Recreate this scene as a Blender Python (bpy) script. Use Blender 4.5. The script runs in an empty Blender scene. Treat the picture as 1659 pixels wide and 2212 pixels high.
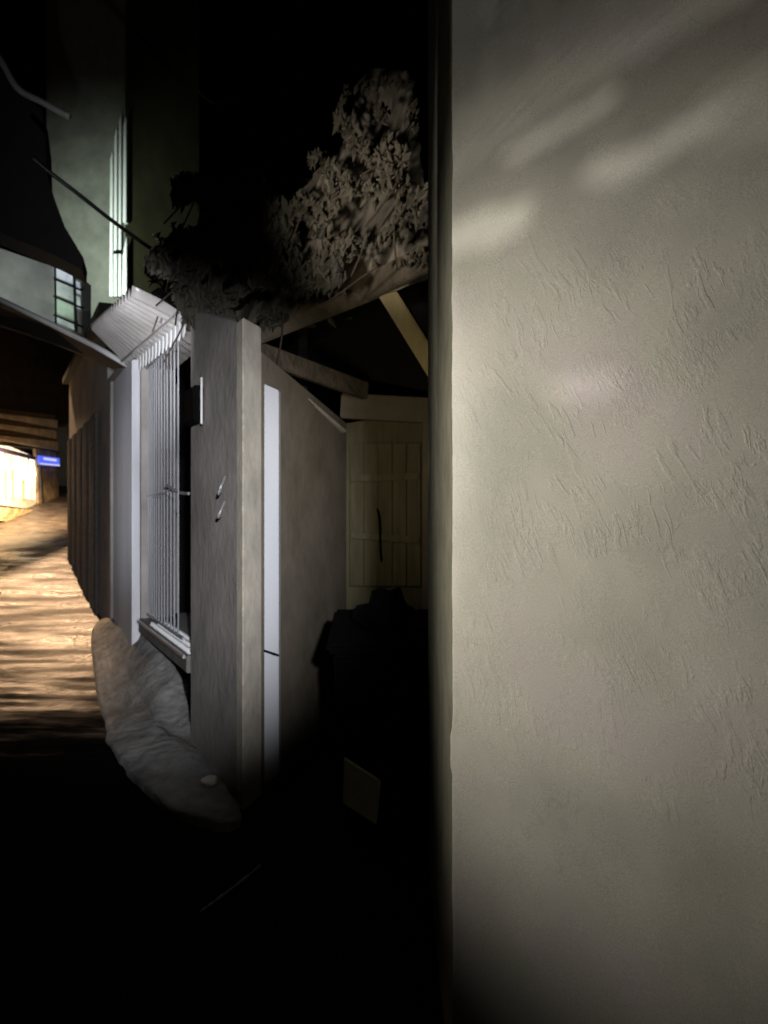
import bpy, bmesh, math, random
from mathutils import Vector, noise, Matrix
random.seed(7)
S = bpy.context.scene
COL = S.collection
R = math.radians
# ------------------------------------------------------------------ camera
CAM_H = 1.6
F = 1662.0                      # focal length in the units of the layout sketch (1659 wide)
def P(px, py, Y):               # layout sketch point at distance Y -> metres
    return Vector(((px-829.5)/F*Y, Y, CAM_H+(1106-py)/F*Y))
cam = bpy.data.cameras.new('camera'); co = bpy.data.objects.new('camera', cam); COL.objects.link(co)
co.location = (0, 0, CAM_H); co.rotation_euler = (R(90), 0, 0)
cam.sensor_fit = 'VERTICAL'; cam.sensor_height = 24; cam.lens = 24*F/2212
cam.clip_start = 0.05; cam.clip_end = 300
cam.dof.use_dof = True; cam.dof.focus_distance = 2.3; cam.dof.aperture_fstop = 2.5
S.camera = co
# ------------------------------------------------------------------ world and exposure
w = bpy.data.worlds.new('World'); S.world = w; w.use_nodes = True
wn = w.node_tree.nodes; wl = w.node_tree.links
sky = wn.new('ShaderNodeTexSky'); sky.sky_type = 'NISHITA'; sky.sun_disc = False
sky.sun_elevation = R(-8); sky.sun_rotation = R(200)
bg = wn['Background']; wl.new(sky.outputs[0], bg.inputs[0]); bg.inputs[1].default_value = 0.02
S.view_settings.view_transform = 'Standard'; S.view_settings.look = 'None'
S.view_settings.exposure = 0; S.view_settings.gamma = 1
# ------------------------------------------------------------------ night lamps of the lane, plus unseen fill spots added
def spot(name, loc, to, watts, col, deg, blend, size):
    l = bpy.data.lights.new(name, 'SPOT'); l.energy = watts; l.color = col
    l.spot_size = R(deg); l.spot_blend = blend; l.shadow_soft_size = size
    o = bpy.data.objects.new(name, l); COL.objects.link(o); o.location = loc
    o.rotation_euler = (Vector(to)-Vector(loc)).to_track_quat('-Z', 'Y').to_euler()
    return o
def bulb(name, loc, watts, col, size):
    l = bpy.data.lights.new(name, 'POINT'); l.energy = watts; l.color = col; l.shadow_soft_size = size
    o = bpy.data.objects.new(name, l); COL.objects.link(o); o.location = loc
    return o
spot('wall_lantern_light', (-1.12, 1.55, 1.76), (0.24, 1.96, 1.64), 104, (1.0, .94, .88), 83, 1.0, .10)
spot('streak_light', (-2.6, 0.2, 3.0), (0.5, 1.8, 2.45), 215, (1.0, .96, .93), 44, .6, .036)  # unseen spot added to throw the wall streaks through the cut mask
spot('cool_lamp_light', (.38, -1.0, 2.05), (-1.66, 5.2, 1.54), 1450, (.96, .96, 1.0), 33, 1.0, .05)
spot('awning_fill_light', (-1.75, 3.9, 1.9), (-2.1, 6.3, 3.22), 250, (.94, .96, 1.0), 54, 1.0, .02)  # unseen spot added to bring out the awning ribs and scallops
spot('tarp_fill_light', (-0.9, 2.2, 2.3), (-0.05, 4.8, 3.52), 260, (1.0, .92, .80), 28, 1.0, .08)  # unseen spot added to brighten the tarpaulin
spot('recess_fill_light', (-0.12, 3.10, 1.75), (0.15, 5.8, 2.3), 30, (1.0, .86, .55), 66, 1.0, .15)  # unseen warm fill added inside the recess
spot('tower_fill_light', (-8.4, 19.2, 7.6), (-8.6, 24.0, 9.6), 1800, (.87, 1.0, .92), 72, 1.0, .10)  # hidden greenish spot added to light the tall building
spot('street_lamp_light', (-10.5, 22.0, 9.5), (-7.8, 14.4, 0.8), 10000, (1.0, .61, .33), 44, .4, .12)
spot('shop_lamp_light', (-7.9, 16.5, 3.4), (-9.0, 17.0, 1.3), 3200, (1.0, .70, .38), 124, .8, .08)
spot('gate_fill_light', (-3.7, 5.0, 1.9), (-2.45, 7.4, 1.75), 65, (.88, .92, 1.0), 48, 1.0, .05)  # unseen cool spot added to brighten pilaster and gate
spot('balcony_fill_light', (-3.7, 8.9, 3.9), (-4.9, 10.2, 4.6), 50, (.86, .95, .92), 80, 1.0, .08)  # unseen spot added to brighten the balcony wall
# ------------------------------------------------------------------ materials
def mat(name, col, rough=.8, var=.25, scale=6, bump=.3, bscale=40, metal=0, spec=.4, stretch=(1,1,1), tint=None, bdist=.01):
    m = bpy.data.materials.new(name); m.use_nodes = True
    n = m.node_tree.nodes; l = m.node_tree.links; b = n['Principled BSDF']
    tc = n.new('ShaderNodeTexCoord'); mp = n.new('ShaderNodeMapping'); mp.inputs['Scale'].default_value = stretch
    l.new(tc.outputs['Object'], mp.inputs[0])
    nz = n.new('ShaderNodeTexNoise'); nz.inputs['Scale'].default_value = scale; nz.inputs['Detail'].default_value = 8
    nz.inputs['Roughness'].default_value = .65
    l.new(mp.outputs[0], nz.inputs[0])
    cr = n.new('ShaderNodeValToRGB'); cr.color_ramp.elements[0].position = .3; cr.color_ramp.elements[1].position = .7
    a = [max(0, c*(1-var)) for c in col]; t = tint or [min(1, c*(1+var)) for c in col]
    cr.color_ramp.elements[0].color = (*a, 1); cr.color_ramp.elements[1].color = (*t, 1)
    l.new(nz.outputs['Fac'], cr.inputs[0]); l.new(cr.outputs[0], b.inputs['Base Color'])
    b.inputs['Roughness'].default_value = rough; b.inputs['Metallic'].default_value = metal
    b.inputs['Specular IOR Level'].default_value = spec
    n2 = n.new('ShaderNodeTexNoise'); n2.inputs['Scale'].default_value = bscale; n2.inputs['Detail'].default_value = 6
    l.new(mp.outputs[0], n2.inputs[0])
    bp = n.new('ShaderNodeBump'); bp.inputs['Strength'].default_value = bump; bp.inputs['Distance'].default_value = bdist
    l.new(n2.outputs['Fac'], bp.inputs['Height']); l.new(bp.outputs[0], b.inputs['Normal'])
    return m
def emit(name, col, strength, streak=None):
    m = bpy.data.materials.new(name); m.use_nodes = True
    n = m.node_tree.nodes; l = m.node_tree.links; b = n['Principled BSDF']
    b.inputs['Base Color'].default_value = (*[c*.5 for c in col], 1)
    b.inputs['Emission Color'].default_value = (*col, 1); b.inputs['Emission Strength'].default_value = strength
    if streak:
        tc = n.new('ShaderNodeTexCoord'); mp = n.new('ShaderNodeMapping'); mp.inputs['Scale'].default_value = streak
        nz = n.new('ShaderNodeTexNoise'); nz.inputs['Scale'].default_value = 3; nz.inputs['Detail'].default_value = 5
        l.new(tc.outputs['Object'], mp.inputs[0]); l.new(mp.outputs[0], nz.inputs[0])
        mr = n.new('ShaderNodeMapRange'); mr.inputs[1].default_value = .35; mr.inputs[2].default_value = .65
        mr.inputs[3].default_value = strength*.35; mr.inputs[4].default_value = strength*1.3
        l.new(nz.outputs['Fac'], mr.inputs[0]); l.new(mr.outputs[0], b.inputs['Emission Strength'])
    return m
def plaster_material():
    m = bpy.data.materials.new('trowelled_plaster'); m.use_nodes = True
    n = m.node_tree.nodes; l = m.node_tree.links; b = n['Principled BSDF']
    tc = n.new('ShaderNodeTexCoord')
    def nz(scale, stretch=(1,1,1), rot=0, detail=5, off=(0,0,0), dist=0):
        mp = n.new('ShaderNodeMapping'); mp.inputs['Rotation'].default_value = (0, rot, 0)
        mp.inputs['Scale'].default_value = stretch; mp.inputs['Location'].default_value = off
        mr = n.new('ShaderNodeMapping'); mr.inputs['Rotation'].default_value = (0, rot, 0)
        mp.inputs['Rotation'].default_value = (0, 0, 0)
        l.new(tc.outputs['Object'], mr.inputs[0]); l.new(mr.outputs[0], mp.inputs[0])
        t = n.new('ShaderNodeTexNoise'); t.inputs['Scale'].default_value = scale; t.inputs['Detail'].default_value = detail
        t.inputs['Distortion'].default_value = dist
        l.new(mp.outputs[0], t.inputs[0]); return t.outputs['Fac']
    def rng(s, a, c, lo=0, hi=1):
        r = n.new('ShaderNodeMapRange'); r.interpolation_type = 'SMOOTHSTEP'
        for i, v in enumerate((a, c, lo, hi)): r.inputs[i+1].default_value = v
        l.new(s, r.inputs[0]); return r.outputs[0]
    def mul(a, c, op='MULTIPLY'):
        k = n.new('ShaderNodeMath'); k.operation = op; l.new(a, k.inputs[0])
        if isinstance(c, (int, float)): k.inputs[1].default_value = c
        else: l.new(c, k.inputs[1])
        return k.outputs[0]
    # strokes of the trowel lean from upper left to lower right, only here and there
    strokes = rng(nz(16, (3.4, 1, .8), R(32), 3, dist=.5), .50, .62)
    strokes2 = rng(nz(22, (2.6, 1, .7), R(18), 4, (4, 2, 1), .8), .52, .60)
    m1 = rng(nz(5.0, off=(1, 5, 2)), .50, .62); m2 = rng(nz(6.0, off=(7, 1, 3)), .50, .62)
    sp = n.new('ShaderNodeSeparateXYZ'); l.new(tc.outputs['Object'], sp.inputs[0])
    band = mul(rng(sp.outputs['Z'], .75, 1.25, .12, 1), rng(sp.outputs['Z'], 2.0, 2.35, 1, .05))
    s1 = mul(mul(strokes, m1), band); s2 = mul(mul(strokes2, m2), band)
    wrink = mul(rng(nz(70, (2.2, 1, .7), R(28), 4, dist=1.2), .4, .6), rng(nz(5, off=(3, 3, 9)), .50, .62))
    soft = nz(5, (1, 1, 1.0), 0, 3, (2, 8, 1))
    grain = nz(420, detail=2)
    h = mul(mul(mul(mul(s1, .9), mul(s2, .8), 'ADD'), mul(mul(wrink, band), .5), 'ADD'), mul(soft, 1.6), 'ADD')
    h = mul(h, mul(grain, .10), 'ADD')
    bp = n.new('ShaderNodeBump'); bp.inputs['Strength'].default_value = .42; bp.inputs['Distance'].default_value = .0034
    l.new(h, bp.inputs['Height']); l.new(bp.outputs[0], b.inputs['Normal'])
    cr = n.new('ShaderNodeValToRGB'); cr.color_ramp.elements[0].position = .3; cr.color_ramp.elements[1].position = .72
    cr.color_ramp.elements[0].color = (.50, .485, .405, 1); cr.color_ramp.elements[1].color = (.635, .565, .535, 1)
    e3 = cr.color_ramp.elements.new(.5); e3.color = (.60, .575, .475, 1)
    l.new(nz(3.2, (1, 1, .8), R(30), 6, (9, 1, 4)), cr.inputs[0])
    mx = n.new('ShaderNodeMixRGB'); mx.blend_type = 'MULTIPLY'
    gr = n.new('ShaderNodeValToRGB'); gr.color_ramp.elements[0].position = .35; gr.color_ramp.elements[1].position = .65
    gr.color_ramp.elements[0].color = (.62, .63, .62, 1); gr.color_ramp.elements[1].color = (1, 1, 1, 1)
    l.new(nz(480, detail=3), gr.inputs[0])
    mx.inputs[0].default_value = .8; l.new(cr.outputs[0], mx.inputs[1]); l.new(gr.outputs[0], mx.inputs[2])
    # hairline cracks and rubbed grey stains
    vm = n.new('ShaderNodeMapping'); vm.inputs['Rotation'].default_value = (0, R(20), 0); vm.inputs['Scale'].default_value = (1.4, 1, .7)
    vx = n.new('ShaderNodeVectorMath'); vx.operation = 'ADD'; l.new(tc.outputs['Object'], vx.inputs[0])
    nn_ = n.new('ShaderNodeTexNoise'); nn_.inputs['Scale'].default_value = 5; l.new(tc.outputs['Object'], nn_.inputs[0])
    vs_ = n.new('ShaderNodeVectorMath'); vs_.operation = 'SCALE'; vs_.inputs['Scale'].default_value = .25; l.new(nn_.outputs['Color'], vs_.inputs[0])
    l.new(vs_.outputs[0], vx.inputs[1]); l.new(vx.outputs[0], vm.inputs[0])
    vo = n.new('ShaderNodeTexVoronoi'); vo.feature = 'DISTANCE_TO_EDGE'; vo.inputs['Scale'].default_value = 2.2; l.new(vm.outputs[0], vo.inputs[0])
    crack = mul(rng(vo.outputs['Distance'], 0, .006, 1, 0), rng(nz(2.6, off=(5, 9, 1)), .50, .60))
    dk = rng(crack, 0, 1, 1, .93)
    st_ = rng(nz(1.7, (1, 1, .6), R(30), 7, (3, 7, 7)), .40, .66, .86, 1)
    dk = mul(dk, st_)
    m2_ = n.new('ShaderNodeVectorMath'); m2_.operation = 'SCALE'; l.new(mx.outputs[0], m2_.inputs[0]); l.new(dk, m2_.inputs['Scale'])
    l.new(m2_.outputs[0], b.inputs['Base Color'])
    b.inputs['Roughness'].default_value = .78; b.inputs['Specular IOR Level'].default_value = .25
    return m
M = dict(
    plaster=plaster_material(),
    return_plaster=mat('shaded_side_plaster', (.15, .145, .10), .85, .3, 5, .5, 30),  # darker copy of the plaster: shade of the return put into its colour
    ground=mat('wet_paving', (.050, .038, .030), .46, .75, 3, 1.0, 13, spec=.22, stretch=(1, 1.8, 1), bdist=.02),
    concrete=mat('grey_concrete', (.20, .20, .19), .85, .3, 3, .5, 25),
    rampc=mat('damp_concrete', (.29, .29, .28), .8, .55, 3.2, 1.0, 9, bdist=.03),
    grey_wall=mat('grey_render', (.40, .37, .35), .9, .28, 2.2, .6, 14),
    beige=mat('beige_render', (.64, .59, .50), .85, .25, 3, .5, 16),
    white_trim=mat('white_painted_metal', (.78, .79, .80), .45, .07, 3, .15, 20, stretch=(1, 1, .2)),
    brown_wall=mat('brown_render', (.22, .185, .14), .85, .25, 3, .4, 14),
    wood=mat('weathered_timber', (.42, .34, .18), .75, .25, 5, .5, 30, stretch=(1, 1, .3)),
    wood2=mat('streak_mask_surface', (.17, .15, .085), .8, .3, 4, .6, 20, stretch=(3, 3, .4)),
    dark=mat('doorway_shade_black', (.003, .003, .003), .85, .3, 5, .2, 20, spec=.08),
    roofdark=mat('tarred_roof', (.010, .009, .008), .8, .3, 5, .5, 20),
    steel=mat('galvanised_steel', (.50, .50, .52), .38, .15, 8, .2, 40, metal=.7),
    shutter=mat('painted_shutter', (.42, .43, .47), .4, .2, 6, .2, 30, metal=.1, stretch=(1, 1, .2)),
    tarp=mat('crumpled_tarpaulin', (.20, .175, .14), .7, .6, 1.8, .25, 18, bdist=.01),
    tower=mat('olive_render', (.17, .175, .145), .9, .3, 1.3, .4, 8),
    towerside=mat('shaded_olive_render', (.035, .032, .012), .9, .35, 1.0, .4, 8),  # darker olive: shade of the unlit side put into the colour
    rib=mat('pale_ribbed_cladding', (.80, .84, .80), .5, .1, 2, .1, 10, stretch=(1, 1, .1)),
    panel=mat('pale_balcony_render', (.30, .30, .28), .85, .25, 2, .3, 10),
    timber_front=mat('brown_boarding', (.060, .052, .046), .8, .4, 5, .6, 12, stretch=(.5, .5, 4)),
    stone=mat('rubble_stone', (.36, .25, .14), .8, .5, 3.5, 1.0, 6, bdist=.05),
    wetstone=mat('worn_wet_stone', (.74, .64, .50), .5, .3, 9, .6, 40),
    oldbeam=mat('old_dark_beam', (.13, .105, .075), .85, .45, 6, .9, 22, stretch=(1, 1, 1), bdist=.02),
    leaf=mat('dusty_leaf', (.075, .075, .045), .6, .5, 3, .2, 10),
    stem=mat('bark', (.07, .05, .035), .9, .3, 10, .5, 30),
    cable=mat('black_cable', (.012, .012, .012), .5, .2, 10, 0, 10),
    pale_cable=mat('pale_cable_sheath', (.34, .34, .27), .5, .2, 10, 0, 10),
    card=mat('pale_board', (.75, .75, .55), .8, .25, 5, .3, 20),
    blue=emit('blue_sign_face', (.10, .16, .95), 1.0),
    signwhite=emit('white_sign_band', (.75, .72, 1.0), .9),
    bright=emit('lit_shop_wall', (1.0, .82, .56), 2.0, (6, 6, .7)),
    lamp=emit('lamp_globe', (1.0, .90, .70), 5),
    pane_blue=emit('lit_pane_cool', (.50, .56, .62), .85, (1, 1, 1)),
    pane_white=emit('lit_pane_pale', (.42, .50, .46), .85, (1, 1, 1)),
    pane_green=emit('lit_pane_green', (.26, .36, .27), .85, (1, 1, 1)),
)
def wet_and_shade(m):
    n = m.node_tree.nodes; l = m.node_tree.links; b = n['Principled BSDF']
    tc = n.new('ShaderNodeTexCoord'); mp = n.new('ShaderNodeMapping'); mp.inputs['Scale'].default_value = (.6, 2.6, 1)
    t = n.new('ShaderNodeTexNoise'); t.inputs['Scale'].default_value = 1.6; t.inputs['Detail'].default_value = 6
    l.new(tc.outputs['Object'], mp.inputs[0]); l.new(mp.outputs[0], t.inputs[0])
    r_ = n.new('ShaderNodeMapRange'); r_.inputs[1].default_value = .38; r_.inputs[2].default_value = .60
    r_.inputs[3].default_value = .24; r_.inputs[4].default_value = .62
    # foreground shade painted in: colour and gloss fade to near-black along a ragged edge
    def math_(op, a, c):
        k = n.new('ShaderNodeMath'); k.operation = op
        for q, v in enumerate((a, c)):
            if isinstance(v, (int, float)): k.inputs[q].default_value = v
            else: l.new(v, k.inputs[q])
        return k.outputs[0]
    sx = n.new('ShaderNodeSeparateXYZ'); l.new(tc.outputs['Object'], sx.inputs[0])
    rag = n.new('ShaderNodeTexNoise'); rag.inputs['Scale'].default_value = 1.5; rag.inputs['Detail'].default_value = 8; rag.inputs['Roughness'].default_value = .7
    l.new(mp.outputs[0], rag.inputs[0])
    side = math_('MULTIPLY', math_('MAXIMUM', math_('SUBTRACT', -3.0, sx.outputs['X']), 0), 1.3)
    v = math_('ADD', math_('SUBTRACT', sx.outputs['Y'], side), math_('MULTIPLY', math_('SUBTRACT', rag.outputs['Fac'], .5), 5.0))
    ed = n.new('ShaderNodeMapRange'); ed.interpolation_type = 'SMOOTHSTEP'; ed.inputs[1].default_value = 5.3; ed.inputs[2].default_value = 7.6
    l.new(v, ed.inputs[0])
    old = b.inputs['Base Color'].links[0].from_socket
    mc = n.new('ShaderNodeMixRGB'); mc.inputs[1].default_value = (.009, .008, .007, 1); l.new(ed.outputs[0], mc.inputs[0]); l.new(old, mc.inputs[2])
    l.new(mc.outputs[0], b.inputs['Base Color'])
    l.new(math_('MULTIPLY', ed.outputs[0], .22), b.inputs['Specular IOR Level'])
    l.new(t.outputs['Fac'], r_.inputs[0])
    l.new(math_('ADD', r_.outputs[0], math_('MULTIPLY', math_('SUBTRACT', 1, ed.outputs[0]), .3)), b.inputs['Roughness'])
wet_and_shade(M['ground'])
# ------------------------------------------------------------------ helpers
def mesh(name, vs, fs, m, parent=None, smooth=False, bevel=0, label=None):
    me = bpy.data.meshes.new(name)
    off = parent['_o'] if parent is not None else (0, 0, 0)
    off = Vector(off)
    me.from_pydata([tuple(Vector(v)-off) for v in vs], [], fs); me.update()
    bm = bmesh.new(); bm.from_mesh(me); bmesh.ops.recalc_face_normals(bm, faces=bm.faces)
    if bevel: bmesh.ops.bevel(bm, geom=list(bm.edges), offset=bevel, segments=2, affect='EDGES', clamp_overlap=True)
    bm.to_mesh(me); bm.free()
    me.materials.append(m)
    if smooth:
        for p in me.polygons: p.use_smooth = True
    o = bpy.data.objects.new(name, me); COL.objects.link(o)
    if parent is not None: o.parent = parent['_e']
    if label: o['label'] = label
    return o
def ref(o):                      # wrap a mesh part so that sub-parts can be parented to it
    r = o
    off = Vector((0, 0, 0)); q = o
    while q: off += Vector(q.location); q = q.parent
    return {'_o': off, '_e': r}
def thing(name, loc, label, cat, group=None):
    e = bpy.data.objects.new(name, None); COL.objects.link(e); e.location = loc; e.empty_display_size = .1
    e['label'] = label; e['category'] = cat
    if group: e['group'] = group
    return {'_o': Vector(loc), '_e': e}
def tag(o, label=None, cat=None, group=None, kind=None):
    if label: o['label'] = label
    if cat: o['category'] = cat
    if group: o['group'] = group
    if kind: o['kind'] = kind
    return o
HEX = [(0,3,2,1),(4,5,6,7),(0,1,5,4),(1,2,6,5),(2,3,7,6),(3,0,4,7)]
def prism(poly, vec):            # polygon (3D points) pushed along vec
    n = len(poly); v = [Vector(p) for p in poly]; vs = v+[p+Vector(vec) for p in v]
    fs = [tuple(range(n-1, -1, -1)), tuple(range(n, 2*n))]+[(i, (i+1) % n, n+(i+1) % n, n+i) for i in range(n)]
    return vs, fs
def foot(pts, z0, z1): return prism([(x, y, z0) for x, y in pts], (0, 0, z1-z0))
def beam(a, b, wd, ht, up=(0, 0, 1)):
    a = Vector(a); b = Vector(b); d = (b-a).normalized(); s = d.cross(Vector(up))
    if s.length < 1e-3: s = Vector((1, 0, 0))
    s = s.normalized()*wd/2; u = s.cross(d).normalized()*ht/2
    vs = [a-s-u, a+s-u, a+s+u, a-s+u, b-s-u, b+s-u, b+s+u, b-s+u]
    return vs, HEX
def join(*parts):
    V = []; Fc = []
    for vs, fs in parts:
        o = len(V); V += list(vs); Fc += [tuple(i+o for i in f) for f in fs]
    return V, Fc
def tube(path, r, seg=8):
    path = [Vector(p) for p in path]; V = []; Fc = []
    for i, p in enumerate(path):
        d = (path[min(i+1, len(path)-1)]-path[max(i-1, 0)]).normalized()
        s = d.cross(Vector((0, 0, 1)));  s = s.normalized() if s.length > 1e-3 else Vector((1, 0, 0))
        u = s.cross(d); rr = r[i] if isinstance(r, list) else r
        for k in range(seg):
            a = 2*math.pi*k/seg; V.append(p+s*math.cos(a)*rr+u*math.sin(a)*rr)
    for i in range(len(path)-1):
        for k in range(seg):
            Fc.append((i*seg+k, i*seg+(k+1) % seg, (i+1)*seg+(k+1) % seg, (i+1)*seg+k))
    Fc.append(tuple(range(seg-1, -1, -1))); Fc.append(tuple((len(path)-1)*seg+k for k in range(seg)))
    return V, Fc
def curve(pts, n=10):            # Catmull-Rom through points
    p = [Vector(q) for q in pts]; p = [p[0]]+p+[p[-1]]; out = []
    for i in range(1, len(p)-2):
        for k in range(n):
            t = k/n; a, b, c, d = p[i-1], p[i], p[i+1], p[i+2]
            out.append(.5*((2*b)+(c-a)*t+(2*a-5*b+4*c-d)*t*t+(3*b-a-3*c+d)*t**3))
    out.append(p[-2]); return out
def nz(x, y, z=0): return noise.noise(Vector((x, y, z)))
def fbm(x, y, z=0, o=4):
    return sum(nz(x*2**k, y*2**k, z+k*7.1)*.5**k for k in range(o))
# facade line of the right-hand row: starts at the pier corner and recedes to the left
C0 = Vector((-.752, 4.1))
def fac(t, out=0, z=0):          # t metres of depth along the row, out = towards the lane
    return Vector((C0.x-.5*t-.894*out, C0.y+t-.447*out, z))
def gz(x, y):                    # lane rises gently away from the camera
    q = max(0, y-7.0); q2 = min(q, 14)
    return .055*q2+.0068*q2*q2+.02*fbm(x*.5, y*.5)+(.1*(q-14) if q > 14 else 0)
# ------------------------------------------------------------------ ground
def ground():
    V = []; Fc = []
    xs = [-40, -30, -22, -16, -13]+[-11+.055*i for i in range(int(11/.055))]+[.2, 1, 2, 4, 8, 16, 30]
    ys = [-8, -4, -1, 1, 2, 3, 4, 4.6]+[5+.06*i for i in range(int(15/.06))]+[21, 24, 30, 45, 80]
    for y in ys:
        for x in xs:
            z = gz(x, y)
            if 4.9 < y < 21 and -11.1 < x < .1:
                # worn setts laid in courses across the lane
                u = y-.12*x; c = (u*2.6) % 1.0
                z += .016*fbm(x*1.0, u*3.2, 2, 4)+.030*(.5-abs(nz(x*.55+3, u*3.1, 7)))+.016*(.5-abs(nz(x*1.3, u*7.5, 1)))+.010*abs(fbm(x*5, u*9, 5, 3))
                z += .012*(1-min(1, abs(c-.5)*9))*(-1)
            V.append((x, y, z))
    nx = len(xs)
    for j in range(len(ys)-1):
        for i in range(nx-1):
            Fc.append((j*nx+i, j*nx+i+1, (j+1)*nx+i+1, (j+1)*nx+i))
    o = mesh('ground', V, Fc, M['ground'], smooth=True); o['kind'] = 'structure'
ground()
# ------------------------------------------------------------------ near plastered building on the right
def plaster_building():
    A = Vector((.175, 2.0)); B = Vector((1.75, .632)); T = 5.2
    t = thing('plaster_building', (A.x, A.y, 0), 'pale trowelled plaster building filling the right of the view, corner towards the lane', 'building')
    d = (B-A).normalized(); ang = math.atan2(d.y, d.x); L = (B-A).length
    # front wall in its own frame (x along the wall) so that the trowel marks follow it
    V = []; Fc = []; nx, nzv = 90, 210
    for j in range(nzv+1):
        z = T*j/nzv
        wob = .004*nz(z*5, 1)+.003*nz(z*17, 4)
        if z < .55: wob += .03*((.55-z)/.55)**2
        if abs(z-.98) < .05: wob -= .006
        for i in range(nx+1):
            u = (i/nx)**1.6; x = wob*(1-u)+u*L
            y = .012*fbm(x*1.6, z*1.6, 3, 3)*min(1, i/6)-.003+(.020 if i == 0 else .006 if i == 1 else .001 if i == 2 else 0)
            V.append((x, y, z))
    for j in range(nzv):
        for i in range(nx):
            a = j*(nx+1)+i; Fc.append((a, a+1, a+nx+2, a+nx+1))
    me = bpy.data.meshes.new('front_wall'); me.from_pydata(V, [], Fc); me.materials.append(M['plaster'])
    for p in me.polygons: p.use_smooth = True
    o = bpy.data.objects.new('front_wall', me); COL.objects.link(o); o.parent = t['_e']; o.rotation_euler = (0, 0, ang)
    # rest of the block: return wall, back and top
    dn = Vector((-d.y, d.x))
    a = A+dn*.004+d*.004; a2 = A+dn*.05+d*.15; b = B+dn*.05
    vs, fs = foot([(a.x, a.y), (a2.x, a2.y), (b.x, b.y), (3.0, .8), (3.0, 3.5), (.20, 3.5)], 0, T-.01)
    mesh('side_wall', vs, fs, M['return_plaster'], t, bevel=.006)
plaster_building()
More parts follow.
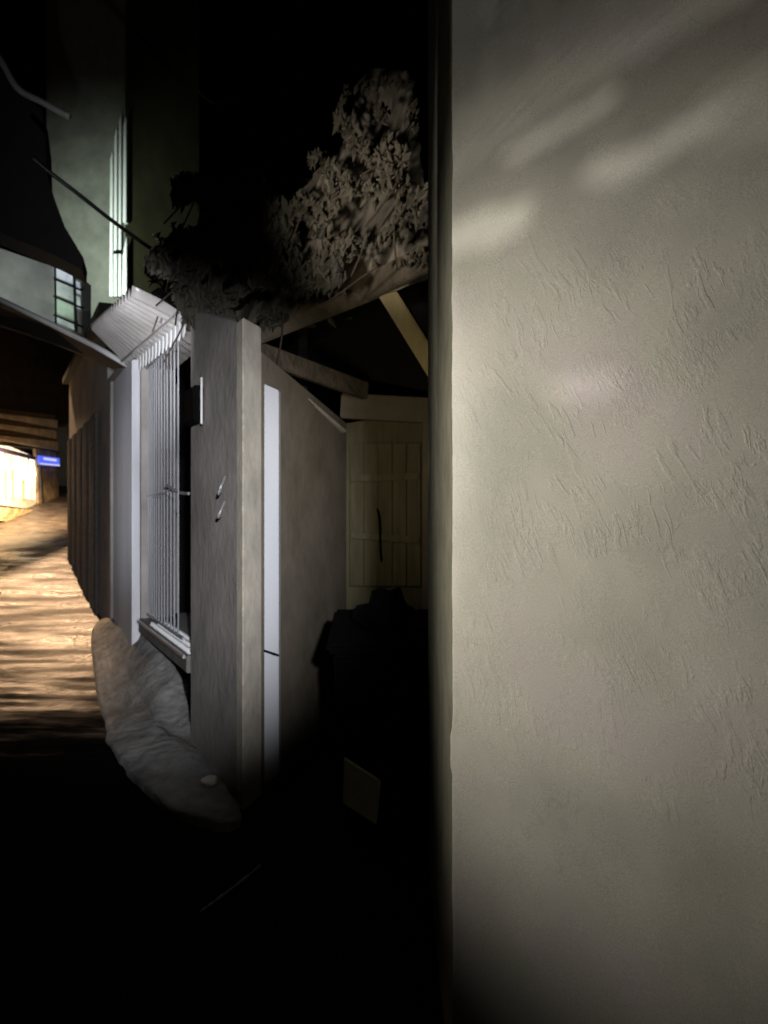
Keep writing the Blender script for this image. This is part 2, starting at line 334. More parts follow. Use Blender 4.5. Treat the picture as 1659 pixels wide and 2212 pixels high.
# ------------------------------------------------------------------ shop row building with pier, sheet door and awning
def shop():
    t = thing('shop_building', fac(0), 'low grey rendered shop with beige corner pier, dark doorway and small corrugated awning', 'building')
    def slab(t0, t1, o0, o1, z0, z1): return foot([tuple(fac(t0, o0)[:2]), tuple(fac(t1, o0)[:2]), tuple(fac(t1, o1)[:2]), tuple(fac(t0, o1)[:2])], z0, z1)
    # walls with an opening between t=1.12 and t=3.1
    fa, fb, fc_, fd = fac(.10), fac(1.12), fac(1.12, -.30), Vector((-.80, 4.46, 0))
    V = [Vector((p.x, p.y, z)) for z in (0, None) for p in (fa, fb, fc_, fd) for z in [z if z == 0 else {0: 2.64, 1: 2.97, 2: 2.97, 3: 2.62}[[fa, fb, fc_, fd].index(p)]]]
    mesh('pier_wall', V, HEX, M['grey_wall'], t, bevel=.008)
    mesh('lintel', *slab(1.123, 3.3, -.30, -.003, 2.93, 3.06), M['grey_wall'], t)
    mesh('far_wall', *slab(2.98, 5.2, -.30, -.006, 0, 3.2), M['grey_wall'], t)
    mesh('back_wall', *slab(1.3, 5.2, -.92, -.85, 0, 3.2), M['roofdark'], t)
    # beige corner pier
    q = Vector((.26, .965))
    c = Vector((-.752, 4.1))
    p1 = c; p2 = c+q*.24; p3 = p2+Vector((-.10, .10)); p4 = Vector(fac(.12, 0)[:2])
    mesh('corner_pier', *foot([tuple(p1), tuple(p2), tuple(p3), tuple(p4)], 0, 2.64), M['beige'], t, bevel=.008)
    # sloping cap stones over pier
    # white cable trunking on the side
    a = P(558, 1106, 4.35); b = P(602, 1106, 4.42)
    zt, zb = P(580, 830, 4.45).z, P(585, 1690, 4.45).z
    mesh('white_trunking', *prism([(a.x, a.y, zb), (b.x, b.y, zb+.06), (b.x, b.y, zt-.04), (a.x, a.y, zt)], (.004, .06, 0)), mat('white_plastic_trunking', (.60, .62, .66), .5, .06, 3, .1, 14, stretch=(1, 1, .2)), t, bevel=.004)
    mesh('trunking_lip', *beam((a.x-.006, a.y-.012, zb-.05), (a.x-.006, a.y-.012, zt+.02), .010, .03, (0, 1, 0)), M['white_trim'], t)
    cl = mesh('trunking_clip', *beam(P(560, 1402, 4.36), P(602, 1416, 4.40), .016, .012), M['dark'], t)
    mesh('corner_strip', *prism([tuple(P(543, 1106, 4.28)[:2])+(0,), tuple(P(561, 1106, 4.34)[:2])+(0,), tuple(P(561, 1106, 4.34)[:2])+(2.60,), tuple(P(543, 1106, 4.28)[:2])+(2.62,)], (.0, .03, 0)), M['grey_wall'], t)
    # brown side wall receding to the recess, falling top edge
    s0 = Vector((p2.x, p2.y)); s1 = Vector(P(748, 1106, 5.9)[:2])
    mesh('side_wall', *prism([(s0.x, s0.y, 0), (s1.x, s1.y, 0), (s1.x, s1.y, 2.28), (s0.x, s0.y, 2.50)], (-.09, .03, 0)), M['brown_wall'], t)
    mesh('side_coping', *beam(P(640, 846, 4.95), P(742, 932, 5.8), .05, .022), M['beige'], t, bevel=.006)
    # doorway: black panel painting the unlit interior's shade, ribbed sheet door leaf
    gate = mesh('gate_frame', *beam(fac(1.58, -.06, .66), fac(2.98, -.06, .66), .02, .02), M['shutter'], t)
    mesh('gate_rail', *beam(fac(1.58, -.06, 2.92), fac(2.98, -.06, 2.92), .02, .02), M['shutter'], ref(gate))
    mesh('gate_rail', *beam(fac(2.1, -.06, 1.75), fac(2.98, -.06, 1.75), .010, .016), M['shutter'], ref(gate))
    for i in range(16):
        tt = 2.90-.080*i*(1+.03*i)+.004*(i % 3)
        if tt > 1.6: mesh('gate_bar', *beam(fac(tt, -.06, .66), fac(tt, -.06, 2.92), .009, .012, (0, 1, 0)), M['shutter'], ref(gate))
    mesh('doorway_shade_panel', *slab(1.125, 2.98, -.62, -.55, .3, 2.93), M['dark'], t)
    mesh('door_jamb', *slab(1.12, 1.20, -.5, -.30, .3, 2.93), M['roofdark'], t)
    h = mesh('door_handle', *tube(curve([P(358, 1048, 6.0), P(372, 1056, 5.95), P(388, 1064, 5.9), P(408, 1066, 5.7)], 5), .012, 6), M['steel'], t)
    # raised threshold: grating with studs
    th = mesh('threshold', *slab(1.15, 3.2, -.5, .02, .50, .62), M['concrete'], t, bevel=.006)
    for r_ in range(3):
        oo = -.01-.06*r_; hh = .030-.004*r_
        row = [beam(fac(1.20, oo, .624), fac(2.55, oo, .624), .020, .010)]
        for i in range(26):
            c_ = fac(1.22+i*.050, oo, .629); row.append(beam(c_, c_+Vector((0, 0, hh)), .024, .024, (0, 1, 0)))
        mesh('stud_row', *join(*row), M['white_trim'], ref(th))  # white colour stands in for the glints on the metal studs
    mesh('threshold_nosing', *beam(fac(1.16, .035, .612), fac(2.9, .035, .612), .02, .022), M['steel'], ref(th))
    # pale pilaster
    mesh('pilaster', *slab(2.97, 4.15, .003, .075, 0, 3.0), mat('pale_bluish_paint', (.72, .73, .78), .6, .15, 3, .2, 14, stretch=(1, 1, .2)), t, bevel=.012)
    mesh('rain_pipe', *tube([fac(4.20, .07, .3), fac(4.20, .07, 3.0)], .03, 10), M['grey_wall'], t, smooth=True)
    # awning: corrugated sheet, scalloped lip
    A, B, C, D = P(402, 684, 5.28), P(278, 790, 7.66), P(196, 706, 7.30), P(286, 628, 5.02)
    n = 17; V = []; Fc = []; m_ = n*6
    for i in range(m_+1):
        u = i/m_; dz = .034*math.cos(2*math.pi*i/6)
        for j in range(7):
            v = j/6; p = A.lerp(B, u).lerp(D.lerp(C, u), v); V.append(p+Vector((0, 0, dz)))
    for i in range(m_):
        for j in range(6):
            a_ = i*7+j; Fc.append((a_, a_+1, a_+8, a_+7))
    aw = mesh('awning', V, Fc, M['steel'], t, smooth=True)
    aw.data.materials.clear(); aw.data.materials.append(mat('corrugated_sheet', (.50, .47, .46), .4, .2, 3, .3, 30, metal=.3))
    sol = aw.modifiers.new('thick', 'SOLIDIFY'); sol.thickness = .004
    # scallops hanging from the lip
    for i in range(n):
        u0, u1 = (i+.10)/n, (i+.66)/n
        a_ = A.lerp(B, u0); b_ = A.lerp(B, u1); pts = []
        for k in range(9):
            f = k/8; q_ = a_.lerp(b_, f); pts.append(q_+Vector((0, 0, -.085-.05*math.sin(math.pi*f))))
        top = [b_+Vector((0, 0, .0)), a_+Vector((0, 0, .0))]
        mesh('valance_scallop', *prism(pts+top, (-.010, -.005, 0)), M['white_trim'], ref(aw))
    e = Vector((-.02, -.01, 0))
    mesh('awning_rail', *beam(A+e+Vector((0, 0, .01)), B+e+Vector((0, 0, .01)), .02, .02), M['white_trim'], ref(aw))
    o1 = D-A
    mesh('awning_batten', *beam(A+o1*.22+Vector((0, 0, -.03)), B+(C-B)*.2+Vector((0, 0, -.03)), .014, .014), M['steel'], ref(aw))
    mesh('awning_edge_bar', *beam(A+Vector((.02, 0, .03)), D.lerp(A, .3)+Vector((.05, 0, .05)), .03, .05), M['dark'], ref(aw))
    # black meter box and round vent cover on the pier wall
    mb = mesh('meter_box', *slab(.76, 1.03, .004, .07, 2.17, 2.40), M['dark'], t, bevel=.012)
    mesh('box_trim', *beam(fac(.72, .03, 2.15), fac(.72, .03, 2.44), .012, .012, (0, 1, 0)), M['white_trim'], ref(mb))
    # hook and chipped plaster on the pier wall
    mesh('wall_hook', *tube(curve([fac(.26, .02, 1.80), fac(.24, .05, 1.74), fac(.25, .06, 1.70), fac(.30, .03, 1.72)], 5), .008, 6), M['steel'], t)
    mesh('wall_hook', *tube(curve([fac(.27, .02, 1.66), fac(.25, .05, 1.60), fac(.26, .06, 1.57), fac(.31, .03, 1.58)], 5), .008, 6), M['steel'], t)
    mesh('roof', *slab(1.2, 5.2, -.92, -.32, 3.21, 3.30), M['roofdark'], t)
shop()
# damp concrete ramp in front of the doorway
def ramp():
    pts = [P(205, 1330, 8.6), P(300, 1332, 7.3), P(372, 1398, 6.3), P(425, 1560, 5.3), P(512, 1752, 4.13), P(500, 1800, 3.84), P(420, 1795, 3.9), P(330, 1740, 4.25), P(255, 1650, 4.9), P(215, 1500, 6.3)]
    cx = sum((p for p in pts), Vector())/len(pts)
    V = []; Fc = []; n = 14; N = 6
    loop = []
    for i in range(len(pts)):
        a, b = pts[i], pts[(i+1) % len(pts)]
        for k in range(N): a0, b1 = pts[i-1], pts[(i+2) % len(pts)]; tt = k/N; loop.append(.5*((2*a)+(b-a0)*tt+(2*a0-5*a+4*b-b1)*tt*tt+(3*a-a0-3*b+b1)*tt**3))
    ctr = Vector((cx.x, cx.y, .12))
    for j in range(n+1):
        s = j/n
        for p in loop:
            q = ctr.lerp(Vector((p.x, p.y, max(p.z-.08, gz(p.x, p.y)+.045))), s)
            q.z += .05*fbm(q.x*2.6, q.y*2.6, 4, 4)*(1 if s < .8 else .15); q.x += .05*nz(q.x*4, q.y*4, 8)*s; q.y += .05*nz(q.x*4, q.y*4, 3)*s
            V.append(q)
    m_ = len(loop)
    for j in range(n):
        for k in range(m_): Fc.append((j*m_+k, j*m_+(k+1) % m_, (j+1)*m_+(k+1) % m_, (j+1)*m_+k))
    base = len(V)
    for p in loop: V.append(Vector((p.x, p.y, -.05)))
    for k in range(m_): Fc.append((n*m_+k, n*m_+(k+1) % m_, base+(k+1) % m_, base+k))
    o = mesh('concrete_ramp', V, Fc, M['rampc'], smooth=True)
    tag(o, 'damp grey concrete ramp in front of the dark doorway and pier', 'ramp')
ramp()
for px, py, Y, sx, lab in ((455, 1686, 4.35, .05, 'small pale chip of plaster lying on the ramp near the pier'),
                      (428, 1572, 5.35, .04, 'small pale stone below the black doorway edge'),
                      (497, 1790, 3.9, .035, 'small pale stone at the foot of the beige corner pier')):
    c_ = P(px, py, Y); V = []; Fc = []
    bm = bmesh.new(); bmesh.ops.create_icosphere(bm, subdivisions=2, radius=sx)
    for v in bm.verts: v.co *= 1+.5*nz(v.co.x*30, v.co.y*30, v.co.z*30); v.co.z *= .5
    V = [v.co+c_ for v in bm.verts]; Fc = [tuple(v.index for v in f.verts) for f in bm.faces]; bm.free()
    tag(mesh('pale_stone', V, Fc, M['beige']), lab, 'stone', 'pale stones')
# ------------------------------------------------------------------ recess: back wall with plank door, timber roof frame
def recess():
    t = thing('timber_shed', P(830, 1106, 6.0)*Vector((1, 1, 0)) if False else Vector((.0, 6.0, 0)), 'dim timber shed front with plank door at the back of the recess', 'shed')
    Y = 6.0
    def X(px, y=Y): return (px-829.5)/F*y
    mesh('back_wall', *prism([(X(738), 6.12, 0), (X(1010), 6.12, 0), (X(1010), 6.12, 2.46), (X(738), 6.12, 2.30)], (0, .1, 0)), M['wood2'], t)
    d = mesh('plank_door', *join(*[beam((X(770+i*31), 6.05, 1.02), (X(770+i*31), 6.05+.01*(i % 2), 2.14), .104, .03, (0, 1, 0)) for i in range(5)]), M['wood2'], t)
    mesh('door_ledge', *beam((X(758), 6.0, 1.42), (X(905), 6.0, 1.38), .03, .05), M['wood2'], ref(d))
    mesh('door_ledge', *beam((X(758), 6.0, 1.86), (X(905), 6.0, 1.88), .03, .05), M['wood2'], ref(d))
    mesh('door_pull', *tube(curve([(X(815), 6.0, 1.62), (X(820), 5.94, 1.55), (X(822), 5.94, 1.30), (X(824), 6.0, 1.22)], 6), .010, 6), M['dark'], ref(d))
    mesh('lintel', *beam((X(738), 5.96, 2.42), (X(1005), 5.90, 2.36), .10, .19), M['brown_wall'], t, bevel=.01)
    mesh('door_post', *beam((X(925), 5.94, 0), (X(925), 5.94, 2.30), .10, .10, (0, 1, 0)), M['brown_wall'], t, bevel=.01)
    fr = [((520, 742, 4.9), (830, 622, 5.2), .05, .10, 'eaves_beam', 'oldbeam'),
          ((775, 632, 5.2), (995, 520, 4.6), .05, .17, 'rafter', 'oldbeam'),
          ((828, 615, 5.16), (955, 820, 5.0), .10, .12, 'strut', 'wood'),
          ((560, 762, 5.0), (790, 845, 5.85), .06, .13, 'wall_plate', 'oldbeam')]
    for a, b, w_, h_, nm, m_ in fr:
        mesh(nm, *beam(P(*a), P(*b), w_, h_), M[m_], t, bevel=.008)
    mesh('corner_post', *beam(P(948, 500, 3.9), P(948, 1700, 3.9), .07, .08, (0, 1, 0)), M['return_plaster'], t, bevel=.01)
    mesh('bracket_block', *beam(P(952, 850, 3.86), P(952, 930, 3.86), .10, .10, (0, 1, 0)), M['wood'], t, bevel=.02)
    mesh('roof_sheet', *prism([P(600, 660, 6.6), P(1000, 560, 6.4), P(1000, 860, 6.3), P(600, 780, 6.4)], (0, .03, 0)), M['roofdark'], t)
recess()
# black wheeled bin with a pale board leaning on it
def bin_():
    t = thing('wheeled_bin', (.02, 3.9, 0), 'black wheeled bin standing in the dark recess', 'bin')
    V = []; Fc = []
    secs = [(0.05, .20, .22), (.5, .235, .26), (.93, .26, .29)]
    for z, a, b in secs:
        for sx, sy in ((-1, -1), (1, -1), (1, 1), (-1, 1)): V.append((.02+sx*a, 3.9+sy*b, z))
    for j in range(2):
        for k in range(4): Fc.append((j*4+k, j*4+(k+1) % 4, (j+1)*4+(k+1) % 4, (j+1)*4+k))
    Fc.append((3, 2, 1, 0)); Fc.append((8, 9, 10, 11))
    mesh('bin_body', V, Fc, M['dark'], t, bevel=.02)
    mesh('lid', *prism([(-.27, 3.58, .935), (.31, 3.58, .935), (.31, 4.22, 1.02), (-.27, 4.22, 1.02)], (0, 0, .05)), M['dark'], t, bevel=.015)
    for s in (-1, 1):
        bm = bmesh.new(); bmesh.ops.create_cone(bm, cap_ends=True, segments=20, radius1=.1, radius2=.1, depth=.05)
        rm = Matrix.Rotation(R(90), 4, 'Y')
        V = [rm @ v.co+Vector((.02+s*.24, 4.14, .10)) for v in bm.verts]; Fc = [tuple(v.index for v in f.verts) for f in bm.faces]; bm.free()
        mesh('wheel', V, Fc, M['dark'], t)
    mesh('handle', *tube([(-.22, 4.24, .98), (-.22, 4.30, 1.0), (.26, 4.30, 1.0), (.26, 4.24, .98)], .014, 6), M['dark'], t)
    # knotted sack on the lid
    bm = bmesh.new(); bmesh.ops.create_icosphere(bm, subdivisions=4, radius=1)
    for v in bm.verts:
        c = v.co.copy(); k = 1+.25*fbm(c.x*2, c.y*2, c.z*2, 3); v.co = Vector((c.x*.15*k, c.y*.13*k, c.z*.075*k+(.05 if c.z > .85 else 0)))
    V = [v.co+Vector((.0, 3.85, 1.09)) for v in bm.verts]; Fc = [tuple(v.index for v in f.verts) for f in bm.faces]; bm.free()
    tag(mesh('refuse_sack', V, Fc, M['dark'], smooth=True), 'black refuse sack on the lid of the wheeled bin', 'sack')
    q = [P(742, 1636, 3.42), P(822, 1688, 3.30), P(812, 1782, 3.26), P(740, 1736, 3.38)]
    tag(mesh('pale_board', *prism(q, (.004, .015, 0)), M['card'], bevel=.004), 'dim pale four-sided board leaning against the black bin', 'board')
bin_()
# ------------------------------------------------------------------ houses further down the lane
def grey_house():
    t = thing('grey_house', fac(5.25), 'narrow dark grey house beyond the shop with boarded doors', 'building')
    def slab(t0, t1, o0, o1, z0, z1): return foot([tuple(fac(t0, o0)[:2]), tuple(fac(t1, o0)[:2]), tuple(fac(t1, o1)[:2]), tuple(fac(t0, o1)[:2])], z0, z1)
    mesh('wall', *slab(5.21, 10.3, -1.5, -.01, 0, 4.0), M['grey_wall'], t)
    for i in range(5):
        t0 = 6.0+i*.86
        d = mesh('boarded_door', *join(*[slab(t0+.13*k, t0+.13*k+.11, .0, .04+.012*(k % 2), .25+.05*i, 2.9) for k in range(5)]), M['timber_front'], t)
    mesh('roof', *slab(5.1, 10.4, -1.6, .10, 4.004, 4.1), M['roofdark'], t)
grey_house()
def balcony_house():
    t = thing('balcony_house', (-5.2, 11, .3), 'pale rendered upper storey with small gridded window above the lane', 'building')
    a, b, c, d = P(-80, 508, 9.2), P(176, 598, 10.6), P(176, 722, 10.6), P(-80, 640, 9.2)
    mesh('upper_wall', *prism([a, b, c, d], (-.02, .4, 0)), M['panel'], t)
    mesh('gutter', *tube([P(-60, 618, 8.4), P(110, 700, 8.6), P(200, 745, 8.2), P(281, 791, 7.75)], .030, 8), M['white_trim'], t, smooth=True)
    mesh('canopy_slab', *prism([P(-80, 622, 8.5), P(110, 705, 8.7), P(276, 795, 7.8), P(250, 800, 8.9), P(120, 745, 10.0), P(-80, 680, 9.4)], (0, 0, .05)), M['roofdark'], t)
    def on(px, py, off):         # on the balcony wall plane, off metres in front
        k = (px-829.5)/F; ka, kb = a.x/a.y, b.x/b.y
        dx, dy = b.x-a.x, b.y-a.y; u = (k*a.y-a.x)/(dx-k*dy); return P(px, py, a.y+u*dy-off)
    fr = mesh('window_frame', *join(
        beam(on(119, 566, .06), on(121, 704, .06), .02, .02, (0, 1, 0)), beam(on(160, 588, .06), on(164, 716, .06), .03, .03, (0, 1, 0)),
        *[beam(on(117, y, .07), on(178, y+26, .07), .025, .022) for y in (602, 640, 680, 703)]), M['cable'], t)
    for y0, y1, m_ in ((580, 603, 'pane_blue'), (609, 640, 'pane_white'), (646, 680, 'pane_green'), (686, 700, 'pane_white')):
        mesh('pane', *prism([on(120, y0-8, .05), on(158, y0+10, .05), on(160, y1+12, .05), on(121, y1-4, .05)], (0, .01, 0)), M[m_], ref(fr))
    for y0, y1, m_ in ((606, 632, 'pane_blue'), (638, 664, 'pane_white'), (670, 692, 'panel')):
        mesh('pane', *prism([on(164, y0, .05), on(172, y0+4, .05), on(174, y1+4, .05), on(165, y1, .05)], (0, .01, 0)), M[m_], ref(fr))
balcony_house()
def tower():
    Yt = 24.0; k = Yt/14
    t = thing('tall_building', (-8.1, Yt, .9), 'tall olive rendered building with pale ribs at its corner', 'building')
    c = Vector((-4.71*k, Yt))
    mesh('front_wall', *foot([(-6.22*k, Yt+.3), (c.x, c.y), (c.x+.05, c.y+.5), (-6.2*k, Yt+1)], .3, 25), M['tower'], t)
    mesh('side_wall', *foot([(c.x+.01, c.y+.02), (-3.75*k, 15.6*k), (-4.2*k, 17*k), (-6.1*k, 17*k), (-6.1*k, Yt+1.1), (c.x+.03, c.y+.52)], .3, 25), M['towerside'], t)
    for x0, x1, top, lo in ((236, 243, 318, 640), (245, 252, 268, 640), (255, 261, 238, 640), (265, 272, 244, 480), (263, 273, 520, 640)):
        Y = Yt-.24
        mesh('rib', *prism([P(x0, lo, Y), P(x1, lo, Y), P(x1, top-10 if x1 > x0+9 else top+6, Y), P(x0+2, top+26, Y)], (0, .20, 0)), M['rib'], t, bevel=.012)
    mesh('rib_bracket', *beam(P(246, 545, Yt-.4), P(262, 545, Yt-.4), .05, .09), M['dark'], t)
tower()
def overhang():
    t = thing('overhanging_roof', P(0, 400, 8.5), 'black overhanging roof edge with pale fascia at the upper left', 'roof')
    pts = [(-120, 40), (-60, 90), (0, 148), (40, 196), (90, 236), (98, 300), (100, 372), (118, 430), (140, 490), (180, 556), (178, 582), (120, 552), (0, 502), (-120, 452)]
    mesh('roof_side', *prism([P(x, y, 8.2) for x, y in pts], (-.15, .5, 0)), M['roofdark'], t)
    mesh('fascia', *tube(curve([P(-60, 40, 8.1), P(0, 128, 8.1), P(38, 190, 8.1), P(90, 220, 8.1), P(150, 252, 8.1)], 6), .035, 8), M['panel'], t, smooth=True)
overhang()
def lit_shop():
    t = thing('lit_corner_shop', (-8.8, 18.5, .8), 'brightly lit orange shop front with blue sign at the end of the lane', 'shop')
    def W(px, py, back=0):       # point on the shop front plane
        d = .0; Y0 = 18.0
        k = (px-829.5)/F
        # plane through (-9.0,18) direction (.1,1)
        Yv = (-9.0-1.8)/(k-.1); Yv = max(10, Yv)
        return P(px, py, Yv)+Vector((.99*0, 0, 0))+Vector((-.98*back, .1*back, 0))
    def quad(x0, y0, x1, y1, sl=.22, f=0, th=.05):
        # slanting strip: y falls to the right by sl
        return prism([W(x0, y0)+Vector((f, 0, 0)), W(x1, y0+(x1-x0)*sl)+Vector((f, 0, 0)), W(x1, y1+(x1-x0)*sl*.5)+Vector((f, 0, 0)), W(x0, y1)+Vector((f, 0, 0))], (-th, .01, 0))
    # upper boarded storey in dark brown
    mesh('upper_wall', *prism([W(-140, 640), W(205, 745), W(150, 915), W(122, 918), W(-140, 872)], (-.3, .1, 0)), mat('dark_brown_boards', (.045, .028, .016), .85, .5, 4, .5, 10), t)
    for i, (y0, h_) in enumerate(((896, 8), (907, 7), (917, 10), (930, 7), (940, 11), (955, 6))):
        mesh('fascia_board', *quad(-140, y0-31, 116+(i % 3)*2, y0+h_-31, .19, .05+.025*(i % 2), .06), mat('lit_fascia_board', (.72, .55, .32) if i % 2 else (.20, .12, .06), .7, .3, 4, .5, 10), t)
    mesh('beam_above_opening', *quad(-140, 932, 122, 950, .17, .02, .2), M['timber_front'], t)
    sg = mesh('blue_sign', *prism([W(74, 984)+Vector((.12, 0, 0)), W(119, 990)+Vector((.12, 0, 0)), W(119, 1007)+Vector((.12, 0, 0)), W(74, 1003)+Vector((.12, 0, 0))], (-.04, 0, 0)), M['blue'], t)
    mesh('sign_band', *prism([W(84, 988)+Vector((.125, 0, 0)), W(112, 992)+Vector((.125, 0, 0)), W(112, 997)+Vector((.125, 0, 0)), W(84, 993)+Vector((.125, 0, 0))], (-.004, 0, 0)), M['signwhite'], ref(sg))
    mesh('lower_band', *prism([W(76, 1000)+Vector((.125, 0, 0)), W(119, 1004)+Vector((.125, 0, 0)), W(119, 1007)+Vector((.125, 0, 0)), W(76, 1003)+Vector((.125, 0, 0))], (-.004, 0, 0)), M['signwhite'], ref(sg))
    mesh('purple_blind', *prism([W(-140, 930)+Vector((.06, 0, 0)), W(72, 986)+Vector((.06, 0, 0)), W(72, 994)+Vector((.06, 0, 0)), W(-140, 942)+Vector((.06, 0, 0))], (-.04, 0, 0)), mat('purple_cloth', (.12, .09, .2), .8), t)
    mesh('side_pillar', *prism([W(82, 1010), W(124, 1012), W(130, 1125), W(84, 1106)], (-.1, .05, 0)), M['stone'], t)
    mesh('pillar_head', *prism([W(76, 966), W(122, 972), W(124, 1010), W(80, 1008)], (-.1, .05, 0)), M['stone'], t)
    mesh('interior_wall', *prism([W(-45, 935, .06), W(82, 988, .06), W(82, 1100, .06), W(-45, 1084, .06)], (-.05, 0, 0)), M['bright'], t)
    for x in (14, 30, 52):
        mesh('interior_post', *prism([W(x, 1015, .03), W(x+3, 1015, .03), W(x+3, 1080, .03), W(x, 1080, .03)], (-.04, 0, 0)), M['wood'], t)
    mesh('counter', *prism([W(-45, 1058, .05), W(80, 1080, .05), W(80, 1100, .05), W(-45, 1082, .05)], (-.12, 0, 0)), M['beige'], t)
    mesh('door_frame', *join(beam(W(80, 990)+Vector((.06, 0, 0)), W(85, 1098)+Vector((.06, 0, 0)), .05, .05, (0, 1, 0))), M['timber_front'], t)
    mesh('threshold', *prism([W(-140, 1085)+Vector((.3, 0, 0)), W(90, 1106)+Vector((.3, 0, 0)), W(130, 1125)+Vector((.3, 0, 0)), W(130, 1145)+Vector((.3, 0, 0)), W(-140, 1110)+Vector((.3, 0, 0))], (-.5, .1, 0)), M['stone'], t)
    # hanging lamp inside the shop mouth
    l = thing('hanging_shop_lamp', W(48, 1024)+Vector((.15, 0, 0)), 'glaring round lamp hanging in the lit shop opening', 'lamp')
    bm = bmesh.new(); bmesh.ops.create_uvsphere(bm, u_segments=20, v_segments=12, radius=.17)
    c_ = l['_o']; V = [v.co+c_ for v in bm.verts]; Fc = [tuple(v.index for v in f.verts) for f in bm.faces]; bm.free()
    mesh('globe', V, Fc, M['lamp'], l, smooth=True)
    mesh('cord', *tube([c_+Vector((0, 0, .16)), c_+Vector((0, 0, .45))], .012, 6), M['cable'], l)
lit_shop()
# ------------------------------------------------------------------ overhead: tarpaulin, vines, cables
def tarp():
    # draped over the shed roof: high folds at the right, sagging down to the shop roof at the left
    rows = [(150, 800, 872), (170, 778, 888), (230, 764, 897), (300, 746, 903), (350, 716, 910), (400, 664, 920), (440, 600, 928), (480, 500, 936), (520, 420, 944), (560, 372, 950), (600, 368, 930), (640, 385, 800), (675, 402, 690), (705, 440, 620)]
    V = []; Fc = []; nx, ny = 150, 130
    for j in range(ny+1):
        f = j/ny*(len(rows)-1); i0 = min(int(f), len(rows)-2); k = f-i0
        y, xl, xr = [rows[i0][q]*(1-k)+rows[i0+1][q]*k for q in range(3)]
        for i in range(nx+1):
            u = i/nx; x = xl+(xr-xl)*u; yy = y
            if i in (0, nx): x += 16*nz(y*.03, 3)
            # folds run down and to the left
            a = x*.010+y*.004; b = y*.008
            Y = 5.35-.0010*(x-800)-.30*math.sin(math.pi*min(1, max(0, (x-640)/320)))*min(1, y/300)
            Y += .24*nz(a*1.1, b*.8, 1)+.16*abs(nz(a*2.2, b*.7, 6))**.8+.05*abs(nz(a*5, b*1.0, 2))+.006*nz(a*11, b*4, 4)
            yy += 10*nz(x*.02, y*.02, 9)
            V.append(P(x, yy, Y))
    for j in range(ny):
        for i in range(nx):
            a = j*(nx+1)+i; Fc.append((a, a+1, a+nx+2, a+nx+1))
    o = mesh('tarpaulin', V, Fc, M['tarp'], smooth=True)
    s = o.modifiers.new('thick', 'SOLIDIFY'); s.thickness = .006
    tag(o, 'crumpled brown tarpaulin draped over the roof above the recess', 'tarpaulin')
tarp()
def creeper(label, outline, n, seed, Y0, m, size, streak=False):
    # ragged mat of dry leaves and runners lying over the roof; outline = left/right limits by height
    rnd = random.Random(seed); V = []; Fc = []
    ys = [o_[0] for o_ in outline]
    def lim(y):
        for q in range(len(outline)-1):
            if ys[q] <= y <= ys[q+1]:
                k = (y-ys[q])/(ys[q+1]-ys[q]); return [outline[q][z]*(1-k)+outline[q+1][z]*k for z in (1, 2)]
    c0 = None; runners = []
    while len(Fc) < n:
        y = rnd.uniform(ys[0], ys[-1]); xl, xr = lim(y); x = rnd.uniform(xl-12, xr+8)
        if nz(x*.016, y*.016, seed) < -.08+.25*rnd.random(): continue
        p = P(x, y, Y0-.0010*(x-800)-.30*math.sin(math.pi*min(1, max(0, (x-640)/320)))*min(1, y/300)-rnd.uniform(0, .28))
        if c0 is None: c0 = p
        a = Vector((rnd.gauss(-.3, .5), rnd.gauss(0, .5), rnd.gauss(-.9, .5))).normalized(); b = a.cross(Vector((rnd.gauss(0, .4), -1, rnd.gauss(0, .4)))).normalized()
        s_ = size*rnd.uniform(.4, 1.4); q = len(V); up = a.cross(b)*s_*.2
        V += [p-a*s_, p-a*s_*.2+b*s_*.38+up, p+a*s_, p-a*s_*.2-b*s_*.38+up]; Fc.append((q, q+1, q+2, q+3))
        if rnd.random() < .006: runners.append(tube(curve([p, p+a*.12+Vector((0, 0, -.03)), p+a*.3+Vector((rnd.gauss(0, .06), 0, -.10))], 5), .006, 5))
    t = thing('roof_creeper', c0, label, 'climbing plant', 'climbing plants on the roofs')
    mesh('foliage', V, Fc, m, t)
    for rn in runners: mesh('stem', *rn, M['stem'], t)
dry = mat('dry_brown_leaf', (.085, .073, .052), .7, .55, 3, .3, 12)
creeper('mat of dry brown creeper hanging over the pale tarpaulin beside the plaster wall', [(175, 760, 880), (300, 720, 900), (380, 640, 910), (450, 560, 925), (520, 480, 940), (575, 430, 950)], 1500, 11, 4.98, dry, .034)
creeper('dark ragged creeper mat sagging from the timber roof down to the shop pier', [(380, 400, 600), (470, 340, 660), (540, 310, 720), (600, 340, 740), (660, 400, 660), (715, 420, 560)], 4200, 12, 4.95, mat('dark_dry_leaf', (.055, .050, .036), .7, .6, 3, .3, 12), .046)
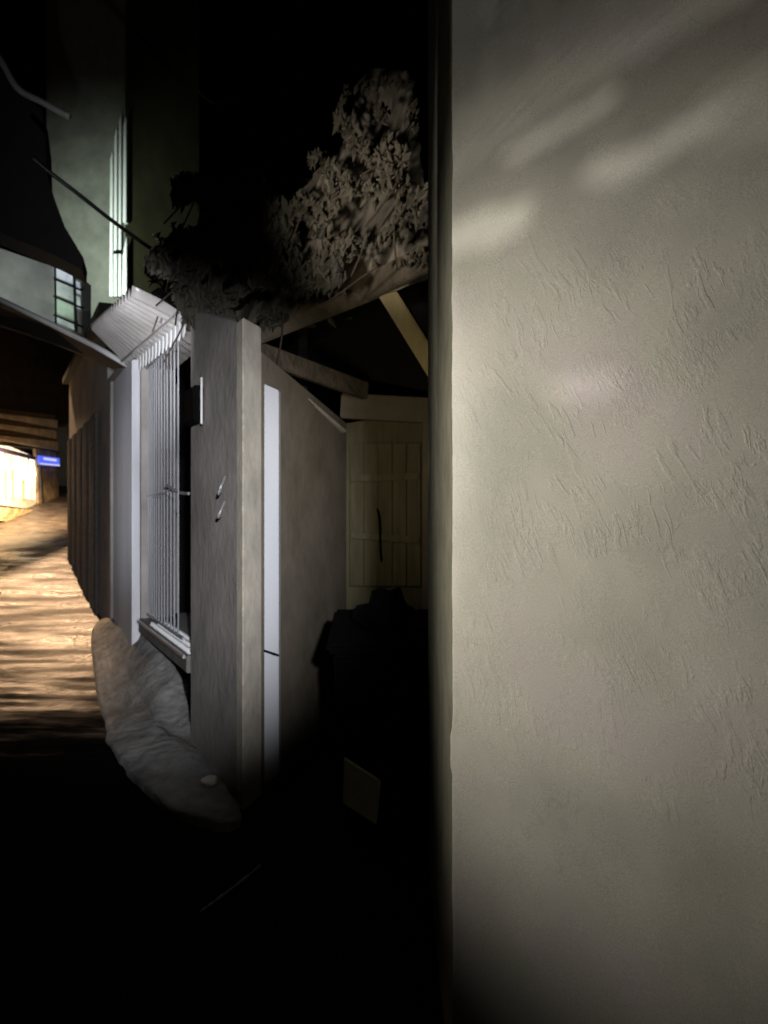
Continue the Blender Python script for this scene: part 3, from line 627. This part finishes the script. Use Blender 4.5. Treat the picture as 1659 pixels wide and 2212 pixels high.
def vines(name, label, c, rx, ry, rz, n, seed, size=.07, light=1):
    rnd = random.Random(seed)
    t = thing(name, c-Vector((0, 0, rz)), label, 'climbing plant', 'climbing plants on the roofs')
    V = []; Fc = []
    ctr = [Vector((rnd.uniform(-1, 1), rnd.uniform(-1, 1), rnd.uniform(-1, 1))) for _ in range(14)]
    for _ in range(n):
        k = rnd.choice(ctr); p = k*.75+Vector((rnd.gauss(0, .22), rnd.gauss(0, .22), rnd.gauss(0, .22)))
        p = c+Vector((p.x*rx, p.y*ry, p.z*rz))
        a = Vector((rnd.gauss(0, 1), rnd.gauss(0, 1), rnd.gauss(0, 1)-.6)).normalized(); b = a.cross(Vector((rnd.gauss(0, 1), rnd.gauss(0, 1), rnd.gauss(0, 1)))).normalized()
        s = size*rnd.uniform(.5, 1.3); q = len(V); up = a.cross(b)*s*.15
        V += [p-a*s, p-a*s*.2+b*s*.45+up, p+a*s, p-a*s*.2-b*s*.45+up]; Fc += [(q, q+1, q+2, q+3)]
    mesh('foliage', V, Fc, M['leaf'], t)
    parts = []
    for _ in range(9):
        k = rnd.choice(ctr); p0 = c+Vector((k.x*rx*.3, k.y*ry*.3, -rz)); p1 = c+Vector((k.x*rx, k.y*ry, k.z*rz*.8))
        parts.append(tube(curve([p0, p0.lerp(p1, .5)+Vector((rnd.gauss(0, .1), 0, .1)), p1], 6), .014, 5))
    mesh('stems', *join(*parts), M['stem'], t)
vines('roof_vine', 'dark tangled vine spilling over the shop roof above the grey pier wall', P(500, 640, 6.2), .62, .5, .42, 2600, 3)
vines('roof_vine', 'dark leafy vine between the hanging cable and the tarpaulin', P(650, 560, 6.6), .65, .5, .55, 2600, 4)
vines('roof_vine', 'sparse dark vine highest above the shop, left of the hanging cable', P(500, 500, 7.5), .4, .5, .4, 420, 5, .035)
tag(mesh('overhead_cable', *tube(curve([P(70, 340, 7.2), P(105, 370, 7.3), P(170, 420, 7.5), P(240, 475, 7.8), P(310, 526, 8.2), P(380, 572, 8.6)], 8), .020, 6), M['cable'], smooth=True),
    'black cable sagging across the pale ribs of the tall building', 'cable')
for pts, lab in (([(546, 340), (541, 380), (548, 420), (566, 446), (604, 468)], 'pale thin cable hanging in a hook shape beside the dark vine'),
                 ([(556, 345), (552, 385), (556, 420), (572, 450), (600, 464)], 'second pale thin cable nested inside the hook shaped one'),
                 ([(425, 190), (455, 218), (490, 222), (520, 205), (532, 190)], 'pale thin cable loop hanging against the black sky'),):
    tag(mesh('loose_cable', *tube(curve([P(x, y, 6.0) for x, y in pts], 8), .010, 6), M['pale_cable'], smooth=True), lab, 'cable', 'loose cables overhead')
# pale kerb fragment in the dark foreground
kp = [P(432, 1982, 3.05), P(470, 1958, 3.15), P(520, 1930, 3.3), P(562, 1900, 3.45)]
tag(mesh('kerb_stone', *tube(curve([Vector((p.x, p.y, .014)) for p in kp], 6), [.004+.012*abs(nz(i*.8, 3)) for i in range(19)], 6), M['concrete'], smooth=True), 'thin worn kerb stone in the dark foreground', 'kerb')
# ------------------------------------------------------------------ added off-frame mask: holes cut to throw pale streaks onto the near wall
def streak_mask():
    L2 = Vector((-2.6, .2, 3.0)); A = Vector((.175, 2.0, 0)); B = Vector((1.75, .632, 0)); d = (B-A).normalized(); n_ = Vector((-d.y, d.x, 0))
    cam_ = Vector((0, 0, CAM_H)); f = .5
    def wallpt(px, py):
        r_ = Vector(((px-829.5)/F, 1, (1106-py)/F)); return cam_+r_*((A-cam_).dot(n_)/r_.dot(n_))
    patches = [([(960, 500), (1040, 462), (1150, 436), (1140, 495), (1070, 540), (960, 562)], 1),
               ([(1080, 345), (1190, 278), (1340, 195), (1330, 222), (1210, 300), (1110, 352)], 1.25),
               ([(1250, 400), (1290, 348), (1420, 318), (1600, 205), (1570, 250), (1430, 352), (1330, 412)], 1.25),
               ([(1170, 838), (1250, 820), (1340, 812), (1345, 842), (1290, 874), (1200, 868)], 1.5),
               ([(940, 250), (1200, 140), (1560, -40), (1700, -60), (1320, 170), (960, 400)], 4),
               ([(1400, 300), (1700, 90), (1750, 300), (1500, 330)], 5),
               ([(900, -60), (900, -300), (1700, -300), (1700, -60), (1560, -40), (1200, 140), (940, 250)], 7)]
    # mask frame: a plane half way between streak light and wall
    O = L2.lerp(wallpt(1000, 500), f); ex = d; ez = Vector((0, 0, 1)); nn = n_
    def toscreen(q):
        r_ = q-L2; h = L2+r_*((O-L2).dot(nn)/r_.dot(nn)); v = h-O; return (v.dot(ex), v.dot(ez))
    polys = [([toscreen(wallpt(*p)) for p in pl], k) for pl, k in patches]
    def inside(x, y, pl):
        c = False
        for i in range(len(pl)):
            (x1, y1), (x2, y2) = pl[i], pl[i-1]
            if (y1 > y) != (y2 > y) and x < (x2-x1)*(y-y1)/(y2-y1)+x1: c = not c
        return c
    rnd = random.Random(2); V = []; Fc = []; st = .004; nx, ny = 290, 330; x0, y0 = -.30, -.75
    for j in range(ny):
        i = 0
        while i < nx:
            x = x0+i*st; y = y0+j*st; hole = False
            for pl, k in polys:
                if inside(x, y, pl) and (k == 1 or ((y-.55*x)/.016) % 1.0 < 1/k): hole = True
            if not hole:
                i1 = i+1
                q = len(V)
                for a, b in ((x, y), (x+st, y), (x+st, y+st), (x, y+st)): V.append(O+ex*a+ez*b)
                Fc.append((q, q+1, q+2, q+3))
            i += 1
    t = thing('streak_mask', O, 'added unseen mask with holes cut to shape the light on the near wall', 'screen')
    o = mesh('mask_sheet', V, Fc, M['wood2'], t)
    mesh('mask_top_bar', *tube([O+ex*x0+ez*(y0+ny*st), O+ex*(x0+nx*st)+ez*(y0+ny*st)], .012, 6), M['wood2'], t)
streak_mask()
